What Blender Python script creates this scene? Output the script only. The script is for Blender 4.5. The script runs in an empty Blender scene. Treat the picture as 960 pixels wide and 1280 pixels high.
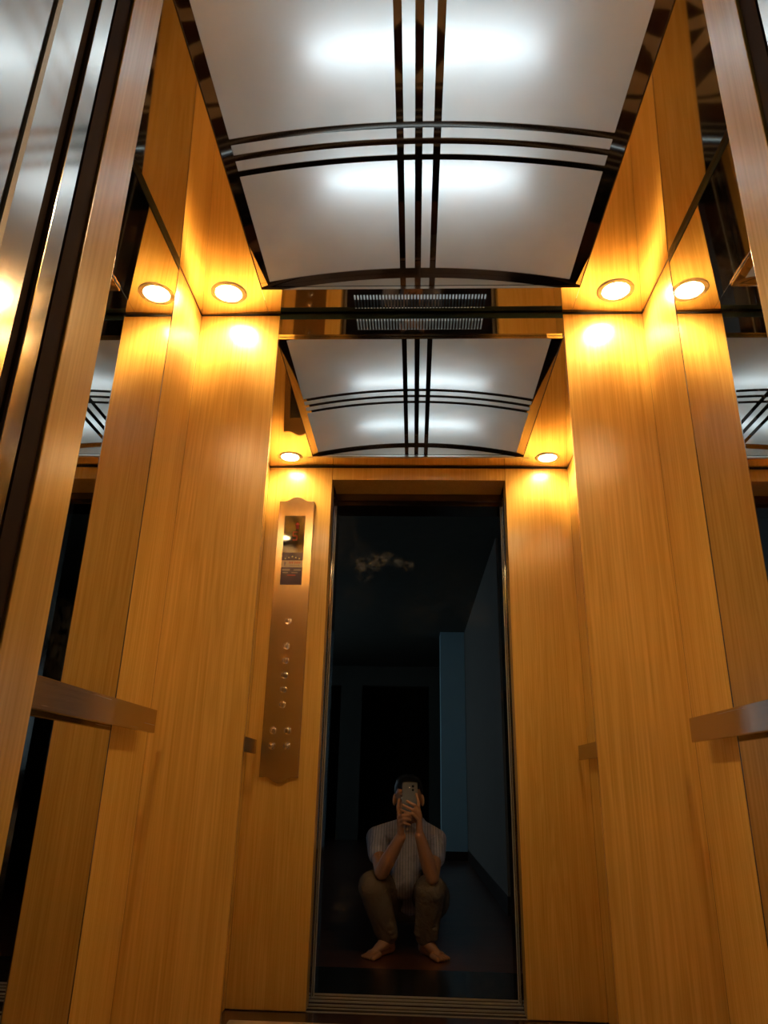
import bpy, bmesh, math, random
from mathutils import Vector, Matrix
random.seed(7)
S = bpy.context.scene
COL = S.collection
H = 0.822                       # lens height above the floor
# ------------------------------------------------------------------ camera
FPX, PITCH, ROLL, YAW = 907.54, 0.3604, -0.0224, -0.0461
def cam_to_world(X, Y, Z):
    c, s = math.cos(ROLL), math.sin(ROLL); x, Yc = c*X+s*Y, -s*X+c*Y
    c, s = math.cos(PITCH), math.sin(PITCH); y, z = c*Z-s*Yc, s*Z+c*Yc
    c, s = math.cos(YAW), math.sin(YAW)
    return Vector((c*x+s*y, -s*x+c*y, z))
RIGHT, UP, FWD = cam_to_world(1, 0, 0), cam_to_world(0, 1, 0), cam_to_world(0, 0, 1)
cam = bpy.data.objects.new('camera', bpy.data.cameras.new('camera'))
COL.objects.link(cam)
m = Matrix((RIGHT, UP, -FWD)).transposed().to_4x4(); m.translation = Vector((0, 0, H))
cam.matrix_world = m
cam.data.sensor_fit = 'VERTICAL'; cam.data.sensor_height = 36; cam.data.lens = FPX/1280*36
cam.data.clip_start = 0.01; cam.data.clip_end = 100
S.camera = cam
# ------------------------------------------------------------------ world, exposure
w = bpy.data.worlds.new('night'); S.world = w; w.use_nodes = True
w.node_tree.nodes['Background'].inputs[0].default_value = (0.58, 0.82, 1.0, 1)
w.node_tree.nodes['Background'].inputs[1].default_value = 0.95
S.view_settings.view_transform = 'Standard'; S.view_settings.look = 'None'
S.view_settings.gamma = 1; S.view_settings.use_curve_mapping = False
S.view_settings.exposure = 0.22
S.cycles.max_bounces = 14; S.cycles.glossy_bounces = 12; S.cycles.diffuse_bounces = 6
S.cycles.transmission_bounces = 6
S.cycles.sample_clamp_indirect = 20; S.cycles.blur_glossy = 1.0
DOWN_COL, DOWN_STR = (1.0, 0.70, 0.34), 285.0
TUBE_COL, TUBE_STR = (0.74, 0.90, 1.0), 10.5
# ------------------------------------------------------------------ measured layout (metres, floor z = 0)
XL, XR, D, F = -0.7222, 0.7394, 2.03, 0.7874
ZT = 1.4706+H                     # ceiling
ML, MR = -0.4563, 0.4813          # back mirror edges
WL, WR = 1.7776, 1.7646           # side mirror back edges
OL, OR = -0.4094, 0.4367          # door opening
ZD = 1.403+H                      # opening head
def at(u, v, y):                  # photo pixel seen in the back mirror -> point at real depth y
    d = cam_to_world((u-480)/FPX, (640-v)/FPX, 1.0)
    t = (2*D-y)/d.y
    return Vector((d.x*t, y, H+d.z*t))
# ------------------------------------------------------------------ helpers
class MB:
    def __init__(s): s.v = []; s.f = []; s.mi = []
    def add(s, vs, fs, mi=0):
        o = len(s.v); s.v += [tuple(q) for q in vs]; s.f += [tuple(i+o for i in f) for f in fs]; s.mi += [mi]*len(fs)
    def box(s, x0, x1, y0, y1, z0, z1, mi=0):
        s.add([(x0,y0,z0),(x1,y0,z0),(x1,y1,z0),(x0,y1,z0),(x0,y0,z1),(x1,y0,z1),(x1,y1,z1),(x0,y1,z1)],
              [(0,3,2,1),(4,5,6,7),(0,1,5,4),(1,2,6,5),(2,3,7,6),(3,0,4,7)], mi); return s
    def obox(s, c, ax, ay, az, mi=0):
        c = Vector(c); ax, ay, az = Vector(ax), Vector(ay), Vector(az)
        vs = [c+i*ax+j*ay+k*az for k in (-1,1) for j in (-1,1) for i in (-1,1)]
        s.add(vs, [(0,2,3,1),(4,5,7,6),(0,1,5,4),(1,3,7,5),(3,2,6,7),(2,0,4,6)], mi); return s
    def prism(s, pts, d, mi=0):   # closed outline pts (3-D) pushed along d
        n = len(pts); d = Vector(d); vs = [Vector(q) for q in pts]+[Vector(q)+d for q in pts]
        s.add(vs, [tuple(range(n))[::-1], tuple(range(n, 2*n))]+[(i,(i+1)%n,n+(i+1)%n,n+i) for i in range(n)], mi); return s
    def ring(s, c, n, prof, seg=32, mi=0, closed=False):  # lathe: prof = [(radius, height along n)]
        c = Vector(c); n = Vector(n).normalized(); a = n.orthogonal().normalized(); b = n.cross(a)
        vs = []; fs = []
        for r, h in prof:
            for k in range(seg):
                t = 2*math.pi*k/seg; vs.append(c+n*h+(a*math.cos(t)+b*math.sin(t))*r)
        m_ = len(prof)
        for i in range(m_ if closed else m_-1):
            j = (i+1) % m_
            for k in range(seg):
                k2 = (k+1) % seg; fs.append((i*seg+k, i*seg+k2, j*seg+k2, j*seg+k))
        if not closed:
            fs.append(tuple(range(seg))[::-1]); fs.append(tuple((m_-1)*seg+k for k in range(seg)))
        s.add(vs, fs, mi); return s
    def capsule(s, p, q, r0, r1, seg=16, rings=5, sc=None):
        p, q = Vector(p), Vector(q); n = q-p; L = n.length
        if L < 1e-6: n = Vector((0,0,1)); L = 0
        prof = [(max(r0*math.sin(math.pi/2*i/rings), 1e-4), -r0*math.cos(math.pi/2*i/rings)) for i in range(rings+1)]
        prof += [(max(r1*math.cos(math.pi/2*i/rings), 1e-4), L+r1*math.sin(math.pi/2*i/rings)) for i in range(rings+1)]
        return s.ring(p, n, prof, seg)
    def ell(s, c, r, rot=None, seg=24, rings=14):
        c = Vector(c); vs = []; fs = []
        R = rot.to_matrix() if rot else Matrix.Identity(3)
        for i in range(rings+1):
            ph = math.pi*i/rings
            for k in range(seg):
                t = 2*math.pi*k/seg; sp = max(math.sin(ph), 1e-3)
                vs.append(c+R@Vector((r[0]*sp*math.cos(t), r[1]*sp*math.sin(t), r[2]*math.cos(ph))))
        for i in range(rings):
            for k in range(seg):
                k2 = (k+1) % seg; fs.append((i*seg+k, (i+1)*seg+k, (i+1)*seg+k2, i*seg+k2))
        fs.append(tuple(range(seg))); fs.append(tuple(rings*seg+k for k in range(seg))[::-1])
        s.add(vs, fs); return s
    def build(s, name, mat, parent=None, smooth=False, bevel=0, remesh=0, smooth_it=0):
        base = Vector((0,0,0)); q = parent
        while q: base += q.location; q = q.parent
        me = bpy.data.meshes.new(name)
        me.from_pydata([tuple(Vector(v)-base) for v in s.v], [], s.f); me.update()
        bm = bmesh.new(); bm.from_mesh(me); bmesh.ops.recalc_face_normals(bm, faces=bm.faces)
        bm.to_mesh(me); bm.free()
        o = bpy.data.objects.new(name, me); COL.objects.link(o)
        if remesh:
            r = o.modifiers.new('r', 'REMESH'); r.mode = 'VOXEL'; r.voxel_size = remesh
            if smooth_it:
                k = o.modifiers.new('s', 'SMOOTH'); k.iterations = smooth_it; k.factor = 0.5
            dg = bpy.context.evaluated_depsgraph_get()
            me2 = bpy.data.meshes.new_from_object(o.evaluated_get(dg)); o.modifiers.clear(); o.data = me2; me2.name = name; me = me2
        me.materials.clear()
        for x in (mat if isinstance(mat, (list, tuple)) else [mat]): me.materials.append(x)
        if not remesh:
            for p_, k in zip(me.polygons, s.mi): p_.material_index = k
        if smooth:
            for p_ in me.polygons: p_.use_smooth = True
            if not remesh: 
                try: me.set_sharp_from_angle(angle=math.radians(40))
                except Exception: pass
        if bevel:
            b = o.modifiers.new('bevel', 'BEVEL'); b.width = bevel; b.segments = 2; b.limit_method = 'ANGLE'
        if parent: o.parent = parent
        return o
def tag(o, label=None, cat=None, group=None, kind=None):
    if label: o['label'] = label
    if cat: o['category'] = cat
    if group: o['group'] = group
    if kind: o['kind'] = kind
    return o
def empty(name, loc, label=None, cat=None, group=None, kind=None):
    o = bpy.data.objects.new(name, None); COL.objects.link(o); o.location = loc; o.empty_display_size = .05
    return tag(o, label, cat, group, kind)
def copy_tree(o, parent=None):
    c = o.copy(); COL.objects.link(c)
    if parent: c.parent = parent
    for ch in [k for k in S.objects if k.parent == o]: copy_tree(ch, c)
    return c
# ------------------------------------------------------------------ materials
def new_mat(name):
    m_ = bpy.data.materials.new(name); m_.use_nodes = True
    return m_, m_.node_tree.nodes, m_.node_tree.links, m_.node_tree.nodes['Principled BSDF']
def plain(name, col, rough=.5, metal=0, spec=.5, coat=0):
    m_, n, l, b = new_mat(name)
    b.inputs['Base Color'].default_value = (*col, 1); b.inputs['Roughness'].default_value = rough
    b.inputs['Metallic'].default_value = metal; b.inputs['Specular IOR Level'].default_value = spec
    b.inputs['Coat Weight'].default_value = coat
    # a little unevenness in the gloss so no surface is perfectly uniform
    tc = n.new('ShaderNodeTexCoord'); ns = n.new('ShaderNodeTexNoise'); ns.inputs['Scale'].default_value = 14
    mr = n.new('ShaderNodeMapRange'); mr.inputs[3].default_value = rough*.9; mr.inputs[4].default_value = min(1, rough*1.1)
    l.new(tc.outputs['Object'], ns.inputs['Vector']); l.new(ns.outputs['Fac'], mr.inputs[0]); l.new(mr.outputs[0], b.inputs['Roughness'])
    return m_
def emis(name, col, strength):
    m_, n, l, b = new_mat(name)
    b.inputs['Base Color'].default_value = (*col, 1)
    b.inputs['Emission Color'].default_value = (*col, 1); b.inputs['Emission Strength'].default_value = strength
    return m_
def wood_mat(name, c0, c1, rough=.27, axis='z'):
    m_, n, l, b = new_mat(name)
    tc = n.new('ShaderNodeTexCoord'); oi = n.new('ShaderNodeObjectInfo')
    ad = n.new('ShaderNodeVectorMath'); ad.operation = 'MULTIPLY_ADD'
    ad.inputs[1].default_value = (1, 1, 1)
    sc = n.new('ShaderNodeVectorMath'); sc.operation = 'SCALE'; sc.inputs[0].default_value = (3.1, 2.3, 7.7)
    l.new(oi.outputs['Random'], sc.inputs['Scale']); l.new(tc.outputs['Object'], ad.inputs[0]); l.new(sc.outputs[0], ad.inputs[2])
    def mapped(s3):
        mp = n.new('ShaderNodeMapping'); mp.inputs['Scale'].default_value = s3; l.new(ad.outputs[0], mp.inputs['Vector']); return mp
    fine = n.new('ShaderNodeTexNoise'); fine.inputs['Scale'].default_value = 1; fine.inputs['Detail'].default_value = 5
    l.new(mapped((190, 190, 2.2) if axis == 'z' else (2.2, 190, 190)).outputs[0], fine.inputs['Vector'])
    broad = n.new('ShaderNodeTexNoise'); broad.inputs['Scale'].default_value = 1; broad.inputs['Detail'].default_value = 3
    broad.inputs['Distortion'].default_value = .6
    l.new(mapped((9, 9, .45) if axis == 'z' else (.45, 9, 9)).outputs[0], broad.inputs['Vector'])
    # cathedral rings: banded distance field
    mul = n.new('ShaderNodeMath'); mul.operation = 'MULTIPLY'; mul.inputs[1].default_value = 75
    sn = n.new('ShaderNodeMath'); sn.operation = 'SINE'
    l.new(broad.outputs['Fac'], mul.inputs[0]); l.new(mul.outputs[0], sn.inputs[0])
    m1 = n.new('ShaderNodeMath'); m1.operation = 'MULTIPLY_ADD'; m1.inputs[1].default_value = .075
    l.new(sn.outputs[0], m1.inputs[0]); l.new(fine.outputs['Fac'], m1.inputs[2])
    m2 = n.new('ShaderNodeMath'); m2.operation = 'MULTIPLY_ADD'; m2.inputs[1].default_value = .45
    l.new(broad.outputs['Fac'], m2.inputs[0]); l.new(m1.outputs[0], m2.inputs[2])
    rp = n.new('ShaderNodeValToRGB'); e = rp.color_ramp.elements
    e[0].position = .44; e[0].color = (*c0, 1); e[1].position = 1.0; e[1].color = (*c1, 1)
    l.new(m2.outputs[0], rp.inputs[0]); l.new(rp.outputs[0], b.inputs['Base Color'])
    b.inputs['Roughness'].default_value = rough; b.inputs['Specular IOR Level'].default_value = .5
    b.inputs['Coat Weight'].default_value = .6; b.inputs['Coat Roughness'].default_value = .2
    bp = n.new('ShaderNodeBump'); bp.inputs['Strength'].default_value = .04; bp.inputs['Distance'].default_value = .001
    l.new(fine.outputs['Fac'], bp.inputs['Height']); l.new(bp.outputs[0], b.inputs['Normal'])
    return m_
def brushed(name, col, rough=.25, scale=(3, 300, 300), metal=1.0, var=.08):
    m_, n, l, b = new_mat(name)
    tc = n.new('ShaderNodeTexCoord'); mp = n.new('ShaderNodeMapping'); mp.inputs['Scale'].default_value = scale
    ns = n.new('ShaderNodeTexNoise'); ns.inputs['Scale'].default_value = 1; ns.inputs['Detail'].default_value = 3
    l.new(tc.outputs['Object'], mp.inputs['Vector']); l.new(mp.outputs[0], ns.inputs['Vector'])
    mr = n.new('ShaderNodeMapRange'); mr.inputs[3].default_value = rough-var; mr.inputs[4].default_value = rough+var
    l.new(ns.outputs['Fac'], mr.inputs[0]); l.new(mr.outputs[0], b.inputs['Roughness'])
    b.inputs['Base Color'].default_value = (*col, 1); b.inputs['Metallic'].default_value = metal
    return m_
def mirror_mat(name, col, blobs=(), rough=.0, dust=.006):
    # silvered mirror with finger marks (fixed spots on the glass)
    m_, n, l, b = new_mat(name)
    b.inputs['Base Color'].default_value = (*col, 1); b.inputs['Metallic'].default_value = 1; b.inputs['Roughness'].default_value = rough
    df = n.new('ShaderNodeBsdfDiffuse'); df.inputs[0].default_value = (.75, .70, .62, 1)
    mx = n.new('ShaderNodeMixShader'); out = n['Material Output']
    l.new(b.outputs[0], mx.inputs[1]); l.new(df.outputs[0], mx.inputs[2]); l.new(mx.outputs[0], out.inputs[0])
    tc = n.new('ShaderNodeTexCoord')
    n1 = n.new('ShaderNodeTexNoise'); n1.inputs['Scale'].default_value = 55; n1.inputs['Detail'].default_value = 6; n1.inputs['Roughness'].default_value = .75
    l.new(tc.outputs['Object'], n1.inputs['Vector'])
    r1 = n.new('ShaderNodeMapRange'); r1.inputs[1].default_value = .42; r1.inputs[2].default_value = .72; l.new(n1.outputs['Fac'], r1.inputs[0])
    n2 = n.new('ShaderNodeTexNoise'); n2.inputs['Scale'].default_value = 4; n2.inputs['Detail'].default_value = 4; l.new(tc.outputs['Object'], n2.inputs['Vector'])
    r2 = n.new('ShaderNodeMapRange'); r2.inputs[1].default_value = .5; r2.inputs[2].default_value = .8; r2.inputs[4].default_value = dust; l.new(n2.outputs['Fac'], r2.inputs[0])
    acc = r2.outputs[0]
    for (c, rad, k) in blobs:
        vd = n.new('ShaderNodeVectorMath'); vd.operation = 'DISTANCE'; vd.inputs[1].default_value = c; l.new(tc.outputs['Object'], vd.inputs[0])
        rr = n.new('ShaderNodeMapRange'); rr.interpolation_type = 'SMOOTHSTEP'; rr.inputs[1].default_value = rad; rr.inputs[2].default_value = rad*.45; rr.inputs[3].default_value = 0; rr.inputs[4].default_value = k
        l.new(vd.outputs['Value'], rr.inputs[0])
        a_ = n.new('ShaderNodeMath'); a_.operation = 'ADD'; l.new(acc, a_.inputs[0]); l.new(rr.outputs[0], a_.inputs[1]); acc = a_.outputs[0]
    mm = n.new('ShaderNodeMath'); mm.operation = 'MULTIPLY'; l.new(acc, mm.inputs[0]); l.new(r1.outputs[0], mm.inputs[1])
    l.new(mm.outputs[0], mx.inputs[0])
    return m_
M = {}
M['wood'] = wood_mat('honey_beech_laminate', (.59, .33, .062), (.80, .48, .118))
def on_plane(u, v, axis, val):    # photo pixel -> point on a wall plane (where a mark sits on the glass)
    d = cam_to_world((u-480)/FPX, (640-v)/FPX, 1.0); q = d*(val/d[axis]); return (q.x, q.y, q.z+H)
M['mirror_back'] = mirror_mat('back_mirror', (.76, .76, .75), [(on_plane(u, v, 1, D), r, k) for u, v, r, k in (
    (450, 705, .030, .16), (470, 702, .034, .16), (484, 698, .026, .12), (456, 718, .03, .08), (498, 703, .020, .14), (511, 707, .020, .16), (440, 690, .07, .03), (430, 660, .06, .03), (448, 745, .06, .02),
    (520, 770, .08, .02), (560, 740, .12, .012), (597, 770, .05, .05), (424, 1141, .028, .08), (436, 1118, .04, .04), (690, 588, .05, .10), (675, 582, .04, .08), (352, 588, .04, .08), (600, 1230, .10, .03))])
M['mirror_side'] = mirror_mat('side_mirror', (.62, .62, .61), [(on_plane(u, v, 0, XL), r, k) for u, v, r, k in ((185, 340, .10, .05), (165, 385, .09, .05), (170, 300, .08, .03), (75, 800, .10, .05))]
    + [(on_plane(u, v, 0, XR), r, k) for u, v, r, k in ((905, 300, .12, .04), (915, 360, .10, .05), (880, 420, .10, .03))])
M['ceiling'] = mirror_mat('polished_gold_steel_ceiling', (.90, .80, .66), rough=.035, dust=.002)
M['bronze'] = plain('polished_bronze_steel', (.56, .46, .38), .03, 1)
M['lunette'] = plain('polished_end_plate', (.74, .70, .64), .05, 1)
M['bronze_frame'] = plain('dark_bronze_frame', (.20, .15, .12), .18, 1)
M['steel'] = brushed('brushed_steel', (.62, .60, .57), .11, (300, 300, 4), 1.0, .03)
M['rail_steel'] = brushed('brushed_rail_steel', (.50, .43, .36), .24, (300, 3, 300))
M['polished'] = plain('polished_steel_edge', (.85, .83, .78), .12, 1)
M['alu'] = plain('satin_aluminium_edge', (.50, .45, .38), .4, .3)
M['dark'] = plain('dark_gap', (.012, .009, .008), .6)
M['brown'] = plain('brown_door_seal', (.030, .013, .008), .8, 0, .15)
M['black_trim'] = plain('black_trim_blue_reflection', (.015, .032, .046), .35, 0, .2)  # blue reflection of the ceiling light mixed into the black
M['white'] = plain('white_light_box_paint', (.62, .62, .60), .6)
M['plate'] = brushed('bronze_brushed_plate', (.56, .46, .33), .22, (300, 300, 3), 1.0, .03)
M['black_glass'] = plain('black_display_glass', (.015, .013, .012), .04, 0, .8)
M['button'] = plain('polished_button', (.78, .72, .62), .14, 1)
m_, n, l, b = new_mat('warm_downlight_lens')
# photometric profile of the fitting: a wide (batwing) beam, weaker straight down
ge = n.new('ShaderNodeNewGeometry'); dt = n.new('ShaderNodeVectorMath'); dt.operation = 'DOT_PRODUCT'
l.new(ge.outputs['Normal'], dt.inputs[0]); l.new(ge.outputs['Incoming'], dt.inputs[1])
mr = n.new('ShaderNodeMapRange'); mr.interpolation_type = 'SMOOTHSTEP'
mr.inputs[1].default_value = .78; mr.inputs[2].default_value = .915; mr.inputs[3].default_value = DOWN_STR; mr.inputs[4].default_value = DOWN_STR*.09
l.new(dt.outputs['Value'], mr.inputs[0])
m3 = n.new('ShaderNodeMapRange'); m3.interpolation_type = 'SMOOTHSTEP'; m3.inputs[1].default_value = .35; m3.inputs[2].default_value = .62; m3.inputs[3].default_value = .4; m3.inputs[4].default_value = 1
l.new(dt.outputs['Value'], m3.inputs[0]); mq = n.new('ShaderNodeMath'); mq.operation = 'MULTIPLY'; l.new(mr.outputs[0], mq.inputs[0]); l.new(m3.outputs[0], mq.inputs[1])
b.inputs['Base Color'].default_value = (.8, .8, .8, 1); b.inputs['Emission Color'].default_value = (*DOWN_COL, 1); l.new(mq.outputs[0], b.inputs['Emission Strength'])
M['downlight'] = m_
M['ring'] = plain('satin_ring', (.86, .80, .70), .35)
M['tube'] = emis('cool_tube', TUBE_COL, TUBE_STR)
# opal acrylic: lets the tubes' light through, diffused
m_, n, l, b = new_mat('opal_acrylic')
tr = n.new('ShaderNodeBsdfTranslucent'); tr.inputs[0].default_value = (.78, .79, .78, 1)
b.inputs['Base Color'].default_value = (.66, .63, .57, 1); b.inputs['Roughness'].default_value = .4
ns = n.new('ShaderNodeTexNoise'); ns.inputs['Scale'].default_value = 7; ns.inputs['Detail'].default_value = 6
tc = n.new('ShaderNodeTexCoord'); l.new(tc.outputs['Object'], ns.inputs['Vector'])
rp = n.new('ShaderNodeValToRGB'); rp.color_ramp.elements[0].color = (.72, .71, .69, 1); rp.color_ramp.elements[1].color = (.79, .79, .78, 1)
rp.color_ramp.elements[0].position = .3; rp.color_ramp.elements[1].position = .6
l.new(ns.outputs['Fac'], rp.inputs[0]); l.new(rp.outputs[0], tr.inputs[0])
mx = n.new('ShaderNodeMixShader'); mx.inputs[0].default_value = .5
l.new(b.outputs[0], mx.inputs[1]); l.new(tr.outputs[0], mx.inputs[2]); l.new(mx.outputs[0], n['Material Output'].inputs[0])
M['opal'] = m_
def marble(name, c0, c1, scale=5, rough=.12):
    m_, n, l, b = new_mat(name)
    tc = n.new('ShaderNodeTexCoord'); ns = n.new('ShaderNodeTexNoise'); ns.inputs['Scale'].default_value = scale
    ns.inputs['Detail'].default_value = 8; ns.inputs['Distortion'].default_value = 1.5
    l.new(tc.outputs['Object'], ns.inputs['Vector'])
    rp = n.new('ShaderNodeValToRGB'); rp.color_ramp.elements[0].position = .35; rp.color_ramp.elements[1].position = .65
    rp.color_ramp.elements[0].color = (*c0, 1); rp.color_ramp.elements[1].color = (*c1, 1)
    l.new(ns.outputs['Fac'], rp.inputs[0]); l.new(rp.outputs[0], b.inputs['Base Color']); b.inputs['Roughness'].default_value = rough
    return m_
M['marble_light'] = marble('cream_marble', (.52, .40, .24), (.66, .54, .36))
M['marble_dark'] = marble('dark_brown_marble', (.045, .022, .016), (.09, .045, .035), 7)
M['granite'] = marble('black_granite', (.008, .008, .009), (.02, .02, .022), 30, .2)
M['floor_wood'] = wood_mat('dark_red_floor_boards', (.075, .024, .013), (.17, .06, .033), .35, 'y')
M['hall_wall'] = plain('grey_green_hall_paint', (.085, .085, .07), .7)
M['hall_pale'] = plain('pale_hall_paint', (.22, .20, .175), .7)
M['hall_dark'] = plain('dark_timber_door', (.03, .018, .012), .5)
M['column_blue'] = plain('pale_blue_light_tint', (.50, .76, .88), .55)  # bluish light falling on the column, put into its base colour
# ------------------------------------------------------------------ cab shell
def struct(name): return empty(name, (0, 0, 0), kind='structure')
GAP = .012
def shell(name, mb):  # the backing sheet behind the panels
    o = mb.build(name, M['dark']); tag(o, kind='structure'); return o
# back wall
wb = shell('wall_back', MB().box(XL-.05, XR+.05, D+.014, D+.05, 0, ZT+.06))
def panel(x0, x1, y0, y1, z0, z1, mat, parent, name='wood_panel', bev=.0008):
    return MB().box(x0, x1, y0, y1, z0, z1).build(name, mat, parent, bevel=bev)
KB = .003
panel(XL, ML-.001, D, D+.014, KB, ZT-.004, M['wood'], wb)
panel(MR+.001, XR, D, D+.014, KB, ZT-.004, M['wood'], wb)
panel(ML+.0015, MR-.0015, D, D+.014, KB, ZT-.019, M['mirror_back'], wb, 'mirror_panel', 0)
for x in (ML, MR): MB().box(x-.0014, x+.0014, D-.0012, D+.01, KB, ZT-.019).build('edge_strip', M['polished'], wb)
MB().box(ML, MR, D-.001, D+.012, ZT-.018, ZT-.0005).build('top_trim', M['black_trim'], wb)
# side walls
YF2 = {XL: 1.04, XR: 1.05}
for name, X, s, WY in (('wall_left', XL, -1, WL), ('wall_right', XR, 1, WR)):
    ws = shell(name, MB().box(min(X+s*.014, X+s*.05), max(X+s*.014, X+s*.05), .705, D+.05, 0, ZT+.06))
    a, c = sorted((X, X+s*.014)); yf = YF2[X]
    panel(a, c, WY+.0006, D, KB, ZT-.004, M['wood'], ws)
    panel(a, c, F, yf-.001, KB, ZT-.004, M['wood'], ws)
    panel(a, c, yf+.0015, WY-.0006, KB, ZT-.019, M['mirror_side'], ws, 'mirror_panel', 0)
    a2, c2 = sorted((X-s*.0012, X+s*.01))
    MB().box(a2, c2, WY-.0006, WY+.0006, KB, ZT-.019).build('edge_strip', M['polished'], ws)
    MB().box(a2, c2, yf-.0012, yf+.0012, KB, ZT-.014).build('edge_strip', M['polished'], ws)
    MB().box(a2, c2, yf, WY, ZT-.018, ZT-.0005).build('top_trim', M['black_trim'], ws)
# front wall: two wood returns that wrap into the jamb, and the header
FB = .705
wf = shell('wall_front', MB().box(XL-.05, OL-.02, FB+.002, F-.016, 0, ZT+.06).box(OR+.02, XR+.05, FB+.002, F-.016, 0, ZT+.06).box(OL-.02, OR+.02, FB+.002, F-.016, ZD+.02, ZT+.06))
MB().box(XL, OL, FB, F, KB, ZT-.004).build('wood_panel', M['wood'], wf, bevel=.0015)
MB().box(OR, XR, FB, F, KB, ZT-.004).build('wood_panel', M['wood'], wf, bevel=.0015)
MB().box(OL+.0015, OR-.0015, .60, F-.001, ZD, ZT-.004).build('header_panel', M['wood'], wf, bevel=.0015)
# ------------------------------------------------------------------ cab floor: cream marble with a dark star inlay
fl = MB().box(XL-.05, XR+.05, .70, D+.05, -.05, -.003).build('floor', M['dark']); tag(fl, kind='structure')
cx, cy = .0086, 1.43
fx0, fx1, fy0, fy1 = XL+.001, XR-.001, F+.001, D-.001
bw, bf = .045, .12
def slab(pts, mat, name, z0=-.003, z1=.0): return MB().prism([(x, y, z0) for x, y in pts], (0, 0, z1-z0)).build(name, mat, fl)
slab([(fx0, fy1-bw), (fx1, fy1-bw), (fx1, fy1), (fx0, fy1)], M['marble_dark'], 'border_slab')
slab([(fx0+bw, fy0), (fx1-bw, fy0), (fx1-bw, fy0+bf), (fx0+bw, fy0+bf)], M['marble_dark'], 'border_slab')
slab([(fx0, fy0), (fx0+bw, fy0), (fx0+bw, fy1-bw), (fx0, fy1-bw)], M['marble_dark'], 'border_slab')
slab([(fx1-bw, fy0), (fx1, fy0), (fx1, fy1-bw), (fx1-bw, fy1-bw)], M['marble_dark'], 'border_slab')
g = .0006
for sx in (-1, 1):
    for sy in (-1, 1):
        xe = fx0+bw if sx < 0 else fx1-bw; ye = fy0+bf if sy < 0 else fy1-bw
        slab([(cx+sx*g, cy+sy*g), (xe-sx*g, cy+sy*g), (xe-sx*g, ye-sy*g), (cx+sx*g, ye-sy*g)], M['marble_light'], 'marble_slab')
# ring of arc segments and an eight-pointed star, let in just proud of the cream slabs
for k in range(16):
    a0, a1 = 2*math.pi*k/16+.004, 2*math.pi*(k+1)/16-.004; n_ = 5
    pts = [(cx+.505*math.cos(a0+(a1-a0)*i/n_), cy+.505*math.sin(a0+(a1-a0)*i/n_)) for i in range(n_+1)]
    pts += [(cx+.478*math.cos(a1-(a1-a0)*i/n_), cy+.478*math.sin(a1-(a1-a0)*i/n_)) for i in range(n_+1)]
    slab(pts, M['marble_dark'], 'ring_inlay', -.002, .0006)
for k in range(8):
    a = math.pi/4*k; r1 = .43; c_, s__ = math.cos(a), math.sin(a)
    slab([(cx+c_*r-s__*w_, cy+s__*r+c_*w_) for r, w_ in ((.10, 0), (.255, .075), (r1, 0), (.255, -.075))], M['marble_dark'], 'star_inlay', -.002, .0006)
# ------------------------------------------------------------------ door sills, landing floor
def sill(y0, y1, label, grooves):
    o = empty('door_sill', ((OL+OR)/2, (y0+y1)/2, 0), label, 'sill')
    MB().box(OL-.3, OR+.3, y0, y1, -.03, -.006).build('sill_plate', M['brown'], o)
    step = (y1-y0)/(grooves*2+1)
    for k in range(grooves+1):
        MB().box(OL-.3, OR+.3, y0+2*k*step, y0+2*k*step+.010, -.006, .0).build('sill_ridge', M['alu'], o)
    return o
sill(.66, .785, 'grooved steel door sill along the edge of the marble cab floor', 2)
sill(.50, .625, 'grooved steel door sill along the black granite landing threshold', 2)
HX0, HX1, HY0 = -3.2, 2.6, -8.62
lf = MB().box(HX0, HX1, HY0-3, .025, -.05, 0).build('floor', M['floor_wood']); tag(lf, kind='structure')
tr_ = MB().box(-1.3, 1.3, .026, .49, -.05, .0).build('trim_1', M['granite']); tag(tr_, kind='structure')
# ------------------------------------------------------------------ ceiling
LX0, LX1, LY0, LY1 = -.493, .509, .919, 1.894
ce = struct('ceiling')
TILT = .022
def cpanel(pts, name='ceiling_panel'): return MB().prism(pts, (0, 0, .003)).build(name, M['ceiling'], ce)
zi = ZT+TILT*(LX0-XL)
cpanel([(XL, F, ZT), (LX0-.003, F, zi), (LX0-.003, D, zi), (XL, D, ZT)])
cpanel([(XR, F, ZT), (LX1+.003, F, zi), (LX1+.003, D, zi), (XR, D, ZT)][::-1])
cpanel([(LX0-.002, F, zi), (LX1+.002, F, zi), (LX1+.002, LY0-.002, zi), (LX0-.002, LY0-.002, zi)])
# back strip with a row of ventilation slots
VX0, VX1, VY0, VY1 = -.205, .225, 1.935, 2.005
cpanel([(LX0-.002, LY1+.002, zi), (VX0, LY1+.002, zi), (VX0, D, zi), (LX0-.002, D, zi)])
cpanel([(VX1, LY1+.002, zi), (LX1+.002, LY1+.002, zi), (LX1+.002, D, zi), (VX1, D, zi)])
vg = MB(); vg.box(VX0, VX1, LY1+.002, VY0, zi, zi+.003); vg.box(VX0, VX1, VY1, D, zi, zi+.003)
ns_ = 42; pit = (VX1-VX0)/ns_
for k in range(ns_+1):
    x = VX0+k*pit; vg.box(max(VX0, x-pit*.24), min(VX1, x+pit*.24), VY0, VY1, zi, zi+.003)
vg.build('vent_grille', M['ceiling'], ce)
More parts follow.
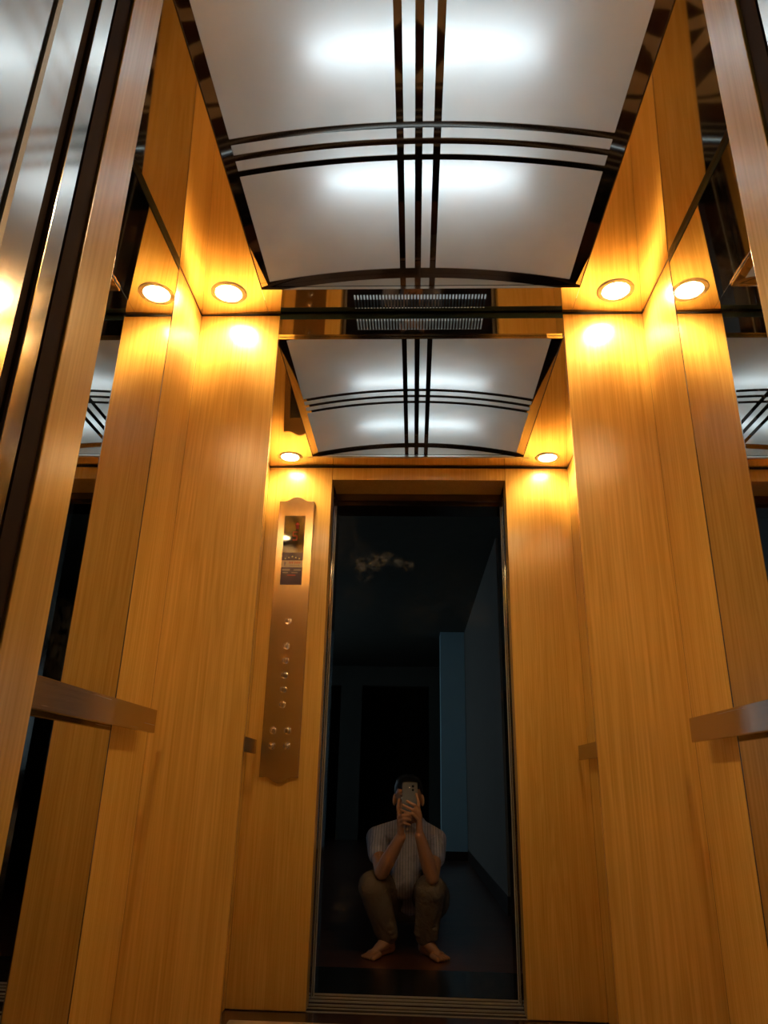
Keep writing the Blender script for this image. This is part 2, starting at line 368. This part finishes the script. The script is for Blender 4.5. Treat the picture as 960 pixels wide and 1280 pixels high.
# light box above the vault and the slots
lb = MB(); t = .004; z0, z1 = ZT+.004, ZT+.17
lb.box(LX0-.03, LX1+.03, LY0-.03, D+.0, z1, z1+t)
lb.box(LX0-.03, LX0-.03+t, LY0-.03, D, z0+.02, z1); lb.box(LX1+.03-t, LX1+.03, LY0-.03, D, z0+.02, z1)
lb.box(LX0-.03, LX1+.03, LY0-.03, LY0-.03+t, z0, z1); lb.box(LX0-.03, LX1+.03, D-.006, D-.002, z0+.005, z1)
lb.box(LX0-.028, LX1+.028, LY1+.003, LY1+.006, z0+.005, z0+.062)  # partition added to keep tube light off the lower duct wall
# ------------------------------------------------------------------ luminaire
ZL = 1.466+H
lcx, hw, sag, vb = (LX0+LX1)/2, (LX1-LX0)/2, .056, ZL+.007
def vz(x): return vb+sag*max(0.0, 1-((x-lcx)/hw)**2)
lum = empty('ceiling_light', (lcx, (LY0+LY1)/2, ZL), 'arched white acrylic ceiling light divided by crossed dark bronze bars', 'ceiling light')
def arched(x0, x1, y0, y1, dz, th, mat, name, nseg=None):
    nseg = nseg or max(2, int(abs(x1-x0)/.025)); mb = MB(); vs = []; fs = []
    for i in range(nseg+1):
        x = x0+(x1-x0)*i/nseg; z = vz(x)+dz
        vs += [(x, y0, z), (x, y1, z), (x, y1, z+th), (x, y0, z+th)]
    for i in range(nseg):
        a, c = 4*i, 4*i+4
        fs += [(a, c, c+1, a+1), (a+1, c+1, c+2, a+2), (a+2, c+2, c+3, a+3), (a+3, c+3, c, a)]
    fs += [(0, 1, 2, 3), (4*nseg+3, 4*nseg+2, 4*nseg+1, 4*nseg)]
    mb.add(vs, fs); return mb.build(name, mat, lum, smooth=True)
LB = [(-.053, -.035), (-.0065, .0125), (.040, .0585)]        # lengthwise bars
CB = [(1.330, 1.348), (1.379, 1.397), (1.429, 1.447)]        # cross bars
ex0, ex1, ey0, ey1 = LX0+.030, LX1-.036, LY0+.025, LY1-.025
for a, c in LB: arched(a, c, LY0+.002, LY1-.002, -.0030, .002, M['bronze'], 'length_bar', 2)
for a, c in CB: arched(ex0, ex1, a, c, -.0024, .002, M['bronze'], 'cross_bar')
for a, c in ((LY0+.002, ey0), (ey1, LY1-.002)): arched(LX0+.002, LX1-.002, a, c, -.0024, .002, M['bronze'], 'end_bar')
for a, c in ((LX0+.002, ex0), (ex1, LX1-.002)): arched(a, c, ey0, ey1, -.0020, .002, M['bronze'], 'side_bar', 3)
xs = [ex0]+[v for p_ in LB for v in p_]+[ex1]; ys = [ey0]+[v for p_ in CB for v in p_]+[ey1]
def opal(x0, x1, y0, y1):   # single sheet: the light passes it once
    nseg = max(2, int(abs(x1-x0)/.025)); mb = MB(); vs = []; fs = []
    for i in range(nseg+1):
        x = x0+(x1-x0)*i/nseg; vs += [(x, y0, vz(x)), (x, y1, vz(x))]
    for i in range(nseg): fs.append((2*i, 2*i+1, 2*i+3, 2*i+2))
    mb.add(vs, fs); return mb.build('diffuser_panel', M['opal'], lum, smooth=True)
for i in range(0, 8, 2):
    for j in range(0, 8, 2): opal(xs[i]-.003, xs[i+1]+.003, ys[j]-.003, ys[j+1]+.003)
# end lunettes and frame lips (polished)
for y, yo in ((LY0, .0016), (LY1, -.0016)):
    pts = [(LX0+(LX1-LX0)*i/24, y, vz(LX0+(LX1-LX0)*i/24)+.003) for i in range(25)]+[(LX1, y, ZL+.0125), (LX0, y, ZL+.0125)]
    MB().prism(pts, (0, yo, 0)).build('end_plate', M['lunette'], lum)
    MB().box(LX0, LX1, min(y, y+yo), max(y, y+yo), ZL, ZL+.0118).build('frame_lip', M['polished'], lum)
for x, xo in ((LX0, .0016), (LX1, -.0016)):
    MB().box(min(x, x+xo), max(x, x+xo), LY0, LY1, ZL, vb+.004).build('frame_lip', M['bronze_frame'], lum)
lb.build('light_box', M['white'], lum)
MB().box(LX0-.02, LX1+.02, D-.0095, D-.0065, z0+.006, z0+.048).build('duct_shade_strip', M['dark'], lum)  # dark strip standing in for shade low on the duct's back wall
for y in (1.137, 1.505):
    tb = MB().capsule((-.25, y, ZL+.112), (.28, y, ZL+.112), .013, .013).build('tube', M['tube'], lum, smooth=True)
    for x, d in ((-.262, -1), (.292, 1)): MB().ring((x, y, ZL+.112), (d, 0, 0), [(.0145, -.012), (.0145, .02)], 16).build('tube_cap', M['white'], tb)
# ------------------------------------------------------------------ downlights
dl_pos = {'control': (-.6044, .8996), 'plain': (.6256, .8996), 'lback': (-.6044, 1.9171), 'rback': (.6256, 1.9171)}
labels = {'control': 'lit round downlight in the ceiling above the button panel', 'plain': 'lit round downlight above the bare front wood panel beside the door',
          'lback': 'lit round downlight between the back mirror and the wall on the button panel side', 'rback': 'lit round downlight between the back mirror and the wall opposite the button panel'}
proto = None
for k, (x, y) in dl_pos.items():
    z = ZT+TILT*(x-XL if x < 0 else XR-x)
    if proto is None:
        proto = empty('recessed_downlight', (x, y, z), group='recessed ceiling downlights', cat='downlight')
        MB().ring((x, y, z), (0, 0, -1), [(.0415, -.004), (.0415, .002), (.044, .0035), (.056, .0025), (.0585, -.0005), (.0585, -.004)], 40, closed=True).build('trim_ring', M['ring'], proto, smooth=True)
        MB().ring((x, y, z), (0, 0, -1), [(.042, -.004), (.042, .001), (.03, .0022), (.001, .0026)], 40).build('lens', M['downlight'], proto, smooth=True)
        o = proto
    else:
        o = copy_tree(proto); o.location = (x, y, z)
    o['label'] = labels[k]
# ------------------------------------------------------------------ handrails
def rail(X, s, xi, yb, zt, label):
    zb = zt-.058; yf = .815
    o = empty('handrail', (X, (yf+yb)/2, zb), label, 'handrail', 'cab handrails')
    a, c = sorted((xi, xi+s*.012))
    MB().box(a, c, yf, yb, zb, zt).build('bar', M['rail_steel'], o, bevel=.0012)
    for y in (yf+.10, yb-.11):
        br = MB(); a, c = sorted((xi+s*.010, X-s*.001)); br.box(a, c, y-.014, y+.014, zb+.017, zt-.017)
        br.build('bracket', M['rail_steel'], o, bevel=.001)
    return o
rail(XL, -1, -.675, 1.948, .1734+H, 'flat brushed steel handrail on the side wall next to the button panel')
rail(XR, 1, .692, 1.924, .1748+H, 'flat brushed steel handrail on the side wall opposite the button panel')
# ------------------------------------------------------------------ car operating panel on the front wall
cop = empty('control_panel', (-.575, F, .84), 'tall bronze steel lift control panel with scalloped ends on front wood wall', 'control panel')
px0, px1, pz0, pz1 = -.658, -.490, .845, 2.105
def scallop(x, top):
    t_ = (x-px0)/(px1-px0); k = .5+.5*math.cos(math.pi*min(1, abs(t_-.5)/.36))
    return (pz1+.024*k) if top else (pz0-.024*k)
N = 28
out = [(px0+(px1-px0)*i/N, F+.001, scallop(px0+(px1-px0)*i/N, False)) for i in range(N+1)]
out += [(px1-(px1-px0)*i/N, F+.001, scallop(px1-(px1-px0)*i/N, True)) for i in range(N+1)]
MB().prism(out, (0, .010, 0)).build('face_plate', M['plate'], cop, bevel=.0008)
yf_ = F+.0112
dx0, dx1 = -.628, -.528
disp = MB().box(dx0, dx1, yf_-.002, yf_+.0012, 1.845, 2.030).build('display', M['black_glass'], cop)
M['red'] = emis('red_display_segments', (.34, .03, .02), .10)
def seg(name, rects, mat, parent, y=yf_+.0013, th=.0004):
    mb = MB()
    for x0, x1, zz0, zz1 in rects: mb.box(min(x0, x1), max(x0, x1), y, y+th, zz0, zz1)
    return mb.build(name, mat, parent)
# running-direction arrow (upper) and floor digit (lower)
ar = seg('arrow', [(-.570, -.566, 1.962, 1.985), (-.562, -.558, 1.962, 1.985)], M['red'], disp)
MB().prism([(-.576, yf_+.0013, 1.984), (-.552, yf_+.0013, 1.984), (-.564, yf_+.0013, 1.997)], (0, .0004, 0)).build('arrow_head', M['red'], disp)
dz = 1.905; ddx = -.583
seg('digit', [(ddx, ddx+.022, dz+.040, dz+.0435), (ddx, ddx+.022, dz+.020, dz+.0235), (ddx, ddx+.022, dz, dz+.0035),
              (ddx, ddx+.0035, dz+.0235, dz+.040), (ddx+.0185, ddx+.022, dz, dz+.020)], M['red'], disp)
M['indigo'] = plain('indigo_print', (.055, .035, .10), .25)
M['cream'] = plain('cream_label', (.72, .62, .48), .35)
M['redink'] = plain('red_ink', (.60, .06, .02), .4)
M['grey_ink'] = plain('grey_ink', (.35, .30, .36), .4)
band = MB().box(dx0, dx1, yf_-.002, yf_+.0010, 1.806, 1.8445).build('star_band', M['indigo'], cop)
for k in range(5):
    x = dx0+.017+k*.0165; z = 1.8145+.010*(1-abs(k-2)/2); r = .0055 if k == 2 else .0042
    pts = []
    for i in range(10):
        a = math.pi/2+i*math.pi/5; rr = r if i % 2 == 0 else r*.45; pts.append((x+rr*math.cos(a), yf_+.0011, z+rr*math.sin(a)))
    MB().prism(pts, (0, .0004, 0)).build('star', M['cream'], band)
lab = MB().box(dx0, dx1, yf_-.002, yf_+.0010, 1.772, 1.8055).build('name_label', M['cream'], cop)
# illegible red lettering: a row of short strokes in two words, a grey line below, a small figure at the side
rr = []; x = dx1-.038
strokes = []
xx = dx0+.036
for wlen in (3, 4):
    for k in range(wlen):
        strokes += [(xx, xx+.0022, 1.789, 1.799), (xx+.0022, xx+.005, 1.797, 1.799), (xx+.0022, xx+.0045, 1.7925, 1.7942)]
        xx += .0075
    xx += .004
strokes = [(s0, s1, a, c) for s0, s1, a, c in strokes]
seg('lettering', strokes, M['redink'], lab, yf_+.0011)
seg('small_print', [(dx0+.040+k*.006, dx0+.044+k*.006, 1.780, 1.783) for k in range(8)], M['grey_ink'], lab, yf_+.0011)
fg = MB().capsule((dx0+.016, yf_+.0012, 1.796), (dx0+.016, yf_+.0012, 1.797), .003, .003)
fg.capsule((dx0+.016, yf_+.0012, 1.779), (dx0+.016, yf_+.0012, 1.791), .0018, .0035); fg.capsule((dx0+.016, yf_+.0012, 1.79), (dx0+.024, yf_+.0012, 1.793), .0012, .001)
fg.build('figure_mark', M['grey_ink'], lab)
ntc = MB().box(dx0, dx1, yf_-.002, yf_+.0010, 1.688, 1.7715).build('notice', M['indigo'], cop)
seg('print_line', [(dx0+.006, dx0+.042, 1.756, 1.762), (dx0+.060, dx0+.094, 1.756, 1.762)], M['grey_ink'], ntc, yf_+.0011)
seg('print_line', [(dx0+.008, dx0+.034, 1.744, 1.748), (dx0+.05, dx0+.08, 1.744, 1.748)], M['grey_ink'], ntc, yf_+.0011)
seg('print_line', [(dx0+.03, dx0+.07, 1.732, 1.735)], M['redink'], ntc, yf_+.0011)
def button(x, z, r=.0155, dome=False):
    bz = MB().ring((x, yf_, z), (0, 1, 0), [(r, -.002), (r, .002), (r-.0015, .0035), (r-.0042, .0030), (r-.005, -.001)], 24).build('button', M['button'], cop, smooth=True)
    prof = [(r-.0052, -.001), (r-.0052, .0022), (r-.007, .0032), (.001, .0034)] if not dome else [(r-.0052, -.001), (r-.006, .004), (r*.4, .0065), (.0005, .0075)]
    MB().ring((x, yf_, z), (0, 1, 0), prof, 24).build('button_cap', M['plate'] if not dome else M['button'], bz, smooth=True)
for z in (.695, .581, .516, .452, .389, .324): button(-.578, z+H)
for x, z, d in ((-.611, .214, 0), (-.547, .214, 0), (-.611, .151, 1), (-.547, .151, 1)): button(x, z+H, dome=bool(d))
# ------------------------------------------------------------------ doors, jambs, landing wall
ZDC = ZD-.01
def leaf(n, x0, x1, y0, y1, s):
    o = MB().box(x0, x1, y0, y1, .004, ZDC-.012).build('door_%d' % n, M['steel'], bevel=.0012); tag(o, kind='structure')
leaf(1, OL-.45, OL-.004, .637, .668, -1); leaf(2, OR+.004, OR+.45, .637, .668, 1)
leaf(3, OL-.45, OL-.003, .563, .613, -1); leaf(4, OR+.003, OR+.45, .563, .613, 1)
pk = MB()
for s, X in ((-1, OL), (1, OR)):   # brown seals that line the gaps beside the doors
    a, c = sorted((X+s*.004, X+s*.02)); pk.box(a, c, .672, .704, 0, ZDC)
    a, c = sorted((X+s*.010, X+s*.03)); pk.box(a, c, .617, .634, 0, ZDC)
o = pk.build('trim_2', M['brown']); tag(o, kind='structure')
for X, a, c in ((OL, -.001, .003), (OR, -.003, .001)):
    e = MB().box(X+a, X+c, .549, .557, 0, 2.175).build('trim_%d' % (7 if X < 0 else 8), M['alu']); tag(e, kind='structure')
# landing frame: steel jambs and head
LH = 2.18
fr = MB().box(OL-.20, OL, .395, .556, 0, LH+.14).build('trim_3', M['steel'], bevel=.002); tag(fr, kind='structure')
fr = MB().box(OR, OR+.20, .395, .556, 0, LH+.14).build('trim_4', M['steel'], bevel=.002); tag(fr, kind='structure')
fr = MB().box(OL+.001, OR-.001, .395, .556, LH, LH+.14).build('trim_5', M['bronze_frame'], bevel=.002); tag(fr, kind='structure')
hd = MB().box(OL-.5, OR+.5, .558, .598, LH+.01, ZT+.06).build('trim_6', M['bronze_frame']); tag(hd, kind='structure')
HZ = 2.75
lw = MB().box(HX0, OL-.20, .41, .55, 0, HZ).box(OR+.20, HX1, .41, .55, 0, HZ).box(OL-.20, OR+.20, .41, .55, LH+.14, HZ).build('wall_landing', M['hall_wall']); tag(lw, kind='structure')
# shaft closure round the cab so no night light leaks in
sh = MB().box(XL-.5, XR+.5, .55, D+.4, ZT+.24, ZT+.28).box(XL-.5, XL-.46, .55, D+.4, -.1, ZT+.28).box(XR+.46, XR+.5, .55, D+.4, -.1, ZT+.28).box(XL-.5, XR+.5, D+.36, D+.4, -.1, ZT+.28).build('wall_shaft', M['dark']); tag(sh, kind='structure')
# ------------------------------------------------------------------ hall behind the camera
def S_(name, mb, mat): 
    o = mb.build(name, mat); tag(o, kind='structure'); return o
S_('ceiling_hall', MB().box(HX0, HX1, HY0-3, .55, HZ, HZ+.1), M['hall_wall'])
S_('wall_right_hall', MB().box(.66, .86, -5.9, -1.635, .12, HZ), M['hall_pale'])
S_('baseboard_right', MB().box(.655, .865, -5.9, -1.63, 0, .12), M['hall_dark'])
S_('wall_column', MB().box(.342, .655, -5.9, -5.56, .10, HZ), M['column_blue'])
S_('baseboard_column', MB().box(.335, .655, -5.9, -5.55, 0, .10), M['hall_dark'])
S_('wall_far', MB().box(HX0, -1.42, HY0-.15, HY0, 0, HZ).box(-1.25, -.89, HY0-.15, HY0, 0, HZ).box(.25, HX1, HY0-.15, HY0, 0, HZ).box(-1.42, -1.25, HY0-.15, HY0, 2.42, HZ).box(-.89, .25, HY0-.15, HY0, 2.42, HZ), M['hall_wall'])
S_('wall_far_room', MB().box(HX0, HX1, HY0-3.1, HY0-3, 0, HZ), M['hall_dark'])
S_('wall_right_outer', MB().box(HX1, HX1+.1, HY0-3, .55, 0, HZ), M['hall_wall'])
# outer left wall with an added, unseen window to light the blue column
wy0, wy1, wz0, wz1 = -6.2, -3.2, .9, 2.3
S_('wall_left_outer', MB().box(HX0-.1, HX0, HY0-3, wy0, 0, HZ).box(HX0-.1, HX0, wy1, .55, 0, HZ).box(HX0-.1, HX0, wy0, wy1, 0, wz0).box(HX0-.1, HX0, wy0, wy1, wz1, HZ), M['hall_wall'])
wn = MB()
for y in (wy0, (wy0+wy1)/2, wy1): wn.box(HX0-.08, HX0-.02, y-.03, y+.03, wz0, wz1)
for z in (wz0, wz1): wn.box(HX0-.08, HX0-.02, wy0, wy1, z-.03, z+.03)
S_('added_window_1', wn, M['hall_dark'])
# ------------------------------------------------------------------ phone (held at the lens) and the person squatting behind it
C0 = Vector((0, 0, H))
def ph(a, b_, c): return C0+RIGHT*a+UP*b_+FWD*c
M['phone_back'] = plain('grey_phone_back', (.042, .037, .043), .35, .0)
M['phone_dark'] = plain('phone_black', (.01, .01, .012), .08)
phone = empty('phone', ph(-.012, -.145, -.011), 'grey smartphone held up in front of the face of the squatting man', 'phone')
def rounded(w_, h_, r, c0, c1, cx_, cy_, k=6):
    pts = []
    for (sx, sy, a0) in ((1, 1, 0), (-1, 1, 90), (-1, -1, 180), (1, -1, 270)):
        for i in range(k+1):
            a = math.radians(a0+90*i/k); pts.append((cx_+sx*(w_-r)+r*math.cos(a), cy_+sy*(h_-r)+r*math.sin(a)))
    return MB().prism([ph(x, y, c0) for x, y in pts], FWD*(c1-c0))
pcx, pcy = -.020, -.058
rounded(.040, .082, .010, -.014, -.006, pcx, pcy).build('phone_body', M['phone_back'], phone, bevel=.0015)
rounded(.038, .080, .009, -.0147, -.0141, pcx, pcy).build('screen', M['phone_dark'], phone)
for (x, y) in ((-.004, .002), (-.004, -.017)):
    MB().ring(ph(x, y, -.006), FWD, [(.0062, -.001), (.0062, .0010), (.0052, .0014), (.0045, .0004)], 20).build('lens_ring', M['phone_dark'], phone, smooth=True)
MB().ring(ph(-.022, -.004, -.006), FWD, [(.0025, -.001), (.0025, .0004)], 12).build('flash', M['cream'], phone)
# person -----------------------------------------------------------------
M['skin'] = plain('skin', (.46, .22, .115), .5)
M['hair'] = plain('black_hair', (.008, .006, .005), .5)
def cloth(name, c0, c1, stripes=0):
    m_, n, l, b = new_mat(name); tc = n.new('ShaderNodeTexCoord')
    b.inputs['Roughness'].default_value = .85; b.inputs['Specular IOR Level'].default_value = .2
    ns = n.new('ShaderNodeTexNoise'); ns.inputs['Scale'].default_value = 9; ns.inputs['Detail'].default_value = 4; l.new(tc.outputs['Object'], ns.inputs['Vector'])
    rp = n.new('ShaderNodeValToRGB'); rp.color_ramp.elements[0].color = (*c0, 1); rp.color_ramp.elements[1].color = (*c1, 1)
    if stripes:
        sx = n.new('ShaderNodeSeparateXYZ'); l.new(tc.outputs['Object'], sx.inputs[0])
        mu = n.new('ShaderNodeMath'); mu.operation = 'MULTIPLY'; mu.inputs[1].default_value = stripes; l.new(sx.outputs[0], mu.inputs[0])
        si = n.new('ShaderNodeMath'); si.operation = 'SINE'; l.new(mu.outputs[0], si.inputs[0])
        mr = n.new('ShaderNodeMapRange'); mr.inputs[1].default_value = .55; mr.inputs[2].default_value = .9; mr.inputs[3].default_value = 1; mr.inputs[4].default_value = 0; l.new(si.outputs[0], mr.inputs[0])
        l.new(mr.outputs[0], rp.inputs[0])
    else:
        l.new(ns.outputs['Fac'], rp.inputs[0])
    l.new(rp.outputs[0], b.inputs['Base Color'])
    wv = n.new('ShaderNodeTexNoise'); wv.inputs['Scale'].default_value = 16; wv.inputs['Distortion'].default_value = 1.2; l.new(tc.outputs['Object'], wv.inputs['Vector'])
    bp = n.new('ShaderNodeBump'); bp.inputs['Strength'].default_value = .55; bp.inputs['Distance'].default_value = .02
    l.new(wv.outputs['Fac'], bp.inputs['Height']); l.new(bp.outputs[0], b.inputs['Normal'])
    return m_
M['shirt'] = cloth('grey_striped_shirt', (.27, .25, .31), (.47, .44, .52), 420)
M['trouser'] = cloth('khaki_trousers', (.165, .120, .085), (.24, .18, .13))
shL, shR = at(471, 1047, -.34), at(545, 1050, -.34)
elL, elR = at(477, 1090, -.075), at(540, 1096, -.075)
wrL, wrR = at(501, 1046, .020), at(524.5, 1044, .025)
knL, knR = at(466, 1108, -.14), at(538, 1112, -.14)
anL, anR = at(485, 1183, -.27), at(532, 1185, -.27)
toL, toR = at(459, 1197, -.145), at(554, 1199, -.165)
for a in (anL, anR): a.z = .085
hpL, hpR = Vector((-.115, -.56, .235)), Vector((.085, -.56, .235))
pel, chest = Vector((-.015, -.575, .26)), Vector((-.012, -.43, .50))
neck = Vector((-.005, -.345, .655)); head = at(510.5, 999, -.265)
person = empty('person', (-.015, -.38, 0), 'barefoot man in grey shirt and khaki trousers squatting on the landing holding a phone', 'person')
b_ = MB()
# trunk, neck, head
b_.capsule(pel, chest, .125, .135, 20); [b_.capsule(neck+Vector((0, -.02, -.05)), q, .05, .045) for q in (shL, shR)]
b_.capsule(chest, neck, .10, .058); b_.capsule(neck, head+Vector((0, -.01, -.05)), .056, .052)
from mathutils import Euler
hr = Euler((math.radians(-4), 0, 0))
b_.ell(head+Vector((0, -.012, .025)), (.073, .092, .088), hr)                    # skull
b_.ell(head+Vector((0, .022, -.045)), (.056, .062, .068), hr)                    # jaw
b_.ell(head+Vector((0, .062, -.092)), (.024, .020, .017))                        # chin
b_.capsule(head+Vector((0, .080, .012)), head+Vector((0, .098, -.026)), .008, .013)   # nose
b_.ell(head+Vector((0, .076, .024)), (.052, .014, .010))                         # brow
b_.capsule(head+Vector((-.018, .076, -.058)), head+Vector((.018, .076, -.058)), .007, .007)  # lips
for s in (-1, 1):
    b_.ell(head+Vector((s*.077, -.012, -.004)), (.009, .020, .032), Euler((math.radians(8), 0, math.radians(s*-22))))
# arms
for sh_, el, wr in ((shL, elL, wrL), (shR, elR, wrR)):
    mid = el.lerp(wr, .35)
    b_.capsule(sh_, el, .047, .037); b_.capsule(el, mid, .037, .039); b_.capsule(mid, wr, .039, .026)
# legs and feet
for hp, kn, an, to, s in ((hpL, knL, anL, toL, -1), (hpR, knR, anR, toR, 1)):
    b_.capsule(hp, kn, .085, .058); b_.capsule(kn, kn.lerp(an, .4), .052, .052); b_.capsule(kn.lerp(an, .4), an, .052, .036)
    heel = Vector((an.x-s*.010, an.y-.045, .030)); ball = heel.lerp(Vector((to.x, to.y, .02)), .72)
    b_.capsule(an, heel, .034, .028); b_.capsule(heel, ball, .028, .022); b_.capsule(an+Vector((0, .01, -.01)), ball, .034, .020)
    d = (Vector((to.x, to.y, 0))-Vector((heel.x, heel.y, 0))).normalized(); side = Vector((d.y, -d.x, 0))
    b_.capsule(ball-side*.022-Vector((0, 0, .004)), ball+side*.022-Vector((0, 0, .004)), .018, .018)
    for i in range(5):     # big toe on the inner side
        k = (i-2)*-s if s > 0 else (i-2)
        off = (2-i)*.0165*(-1 if s < 0 else 1)*-1
        L_ = (.062, .060, .055, .049, .042)[i]; r = (.0125, .0092, .0088, .0084, .008)[i]
        b0 = ball+side*off; tip = b0+d*L_+side*off*.25; tip.z = r+.001; b0.z = .018
        b_.capsule(b0, tip, r*1.15, r)
# hands
def finger(pts, r0, r1):
    k = len(pts)-1
    for i in range(k): b_.capsule(pts[i], pts[i+1], r0+(r1-r0)*i/k, r0+(r1-r0)*(i+1)/k, 12, 4)
# hand at the picture's right: knuckles beside the phone, fingers across its back
pr = [at(523, 1011, .056), at(524.3, 1016, .060), at(524.5, 1021, .061), at(523.5, 1026, .060)]
for q in pr: b_.capsule(wrR, q, .020, .0115)
b_.capsule(pr[0], pr[3], .012, .012)
finger([pr[0], at(523.5, 1003, .058), at(521.5, 997, .048), at(520.3, 992.5, .040)], .0095, .0070)
finger([pr[1], at(519, 1007, .080), at(513.5, 1004, .074), at(509.0, 1001.5, .060)], .0095, .0070)
finger([pr[2], at(517, 1012.5, .085), at(509.5, 1009.5, .080), at(503.5, 1006, .066)], .0092, .0070)
finger([pr[3], at(516, 1018, .084), at(508, 1015.5, .082), at(500.5, 1012, .070)], .0086, .0064)
finger([wrR.lerp(pr[0], .45), at(519.5, 1024, .030), at(516, 1017, .012), at(513, 1011, .006)], .0135, .0085)
# hand at the picture's left: cups the lower edge from below
pl_ = [at(498.5, 1017, .050), at(499.0, 1022, .060), at(500, 1027, .064), at(501.5, 1031, .062)]
for q in pl_: b_.capsule(wrL, q, .020, .0115)
b_.capsule(pl_[0], pl_[3], .012, .012)
finger([pl_[0], at(497.2, 1010, .052), at(498.0, 1004, .040), at(498.8, 999, .030)], .0095, .0070)
finger([pl_[1], at(503, 1019, .090), at(508, 1019, .090), at(512.5, 1019, .080)], .0092, .0070)
finger([pl_[2], at(504, 1024, .092), at(509, 1024, .090), at(513, 1025, .080)], .0090, .0068)
finger([pl_[3], at(505, 1029, .088), at(509, 1030, .086), at(512.5, 1031, .076)], .0084, .0062)
finger([wrL.lerp(pl_[0], .45), at(505, 1028, .026), at(508, 1020, .008), at(510, 1013, .004)], .0135, .0085)
body = b_.build('body', M['skin'], person, smooth=True, remesh=.0038, smooth_it=2)
# eyes, hair
for s in (-1, 1):
    e = MB().ell(head+Vector((s*.030, .072, .004)), (.012, .010, .0085)).build('eye', M['cream'], body, smooth=True)
hb = MB().ell(head+Vector((0, -.030, .048)), (.081, .090, .082), hr)
hb.ell(head+Vector((0, .012, .078)), (.070, .078, .045), hr); hb.ell(head+Vector((0, -.055, -.005)), (.074, .062, .085), hr)
for k in range(60):
    a = random.uniform(0, 2*math.pi); p_ = random.uniform(.15, 1.25)
    q = head+Vector((.074*math.sin(p_)*math.cos(a), -.030+.083*math.sin(p_)*math.sin(a), .048+.074*math.cos(p_)))
    hb.capsule(q, q+Vector((random.uniform(-.015, .015), random.uniform(-.005, .02), .006)), .010, .005, 8, 3)
hb.build('hair', M['hair'], person, smooth=True, remesh=.005, smooth_it=2)
# shirt
s_ = MB()
s_.capsule(pel+Vector((0, .03, .02)), chest, .150, .150, 24); s_.capsule(chest, neck+Vector((0, -.01, -.035)), .13, .070)
for q in (shL, shR): s_.capsule(neck+Vector((0, -.02, -.045)), q.lerp(neck, .1), .062, .056)
s_.capsule(chest+Vector((0, .06, -.04)), at(504, 1106, -.34), .10, .075)
for sh_, el in ((shL, elL), (shR, elR)):
    e2 = sh_.lerp(el, .48); s_.capsule(sh_, e2, .060, .060); 
for s in (-1, 1):      # collar wings
    s_.capsule(neck+Vector((s*.055, -.02, -.01)), neck+Vector((s*.030, .055, -.055)), .015, .011)
    s_.capsule(neck+Vector((s*.055, -.02, -.01)), neck+Vector((0, -.075, .0)), .014, .014)
shirt = s_.build('shirt', M['shirt'], person, smooth=True, remesh=.006, smooth_it=4)
for k in range(5):
    q = at(507-k*.5, 1058+k*11, -.26); dz_ = chest
    MB().ring(q+Vector((0, .0, 0)), (0, 1, 0), [(.005, -.004), (.005, .002), (.003, .003)], 12).build('shirt_button', M['cream'], shirt) if False else None
# trousers
t_ = MB()
t_.capsule(hpL, hpR, .125, .125, 20); t_.capsule(pel, pel+Vector((0, 0, .02)), .150, .150, 20)
for hp, kn, an, s in ((hpL, knL, anL, -1), (hpR, knR, anR, 1)):
    t_.capsule(hp, kn, .108, .078); t_.capsule(kn, kn.lerp(an, .5), .076, .070); hem = kn.lerp(an, .93)
    t_.capsule(kn.lerp(an, .5), hem, .070, .058)
    for k in range(3):
        q = kn.lerp(an, .66+.1*k); t_.capsule(q+Vector((-.04, .03, 0)), q+Vector((.04, .035, -.02)), .026, .022)
    t_.capsule(hp.lerp(kn, .5)+Vector((0, 0, -.02)), kn.lerp(an, .5)+Vector((0, -.05, 0)), .06, .05)
t_.build('trousers', M['trouser'], person, smooth=True, remesh=.006, smooth_it=4)
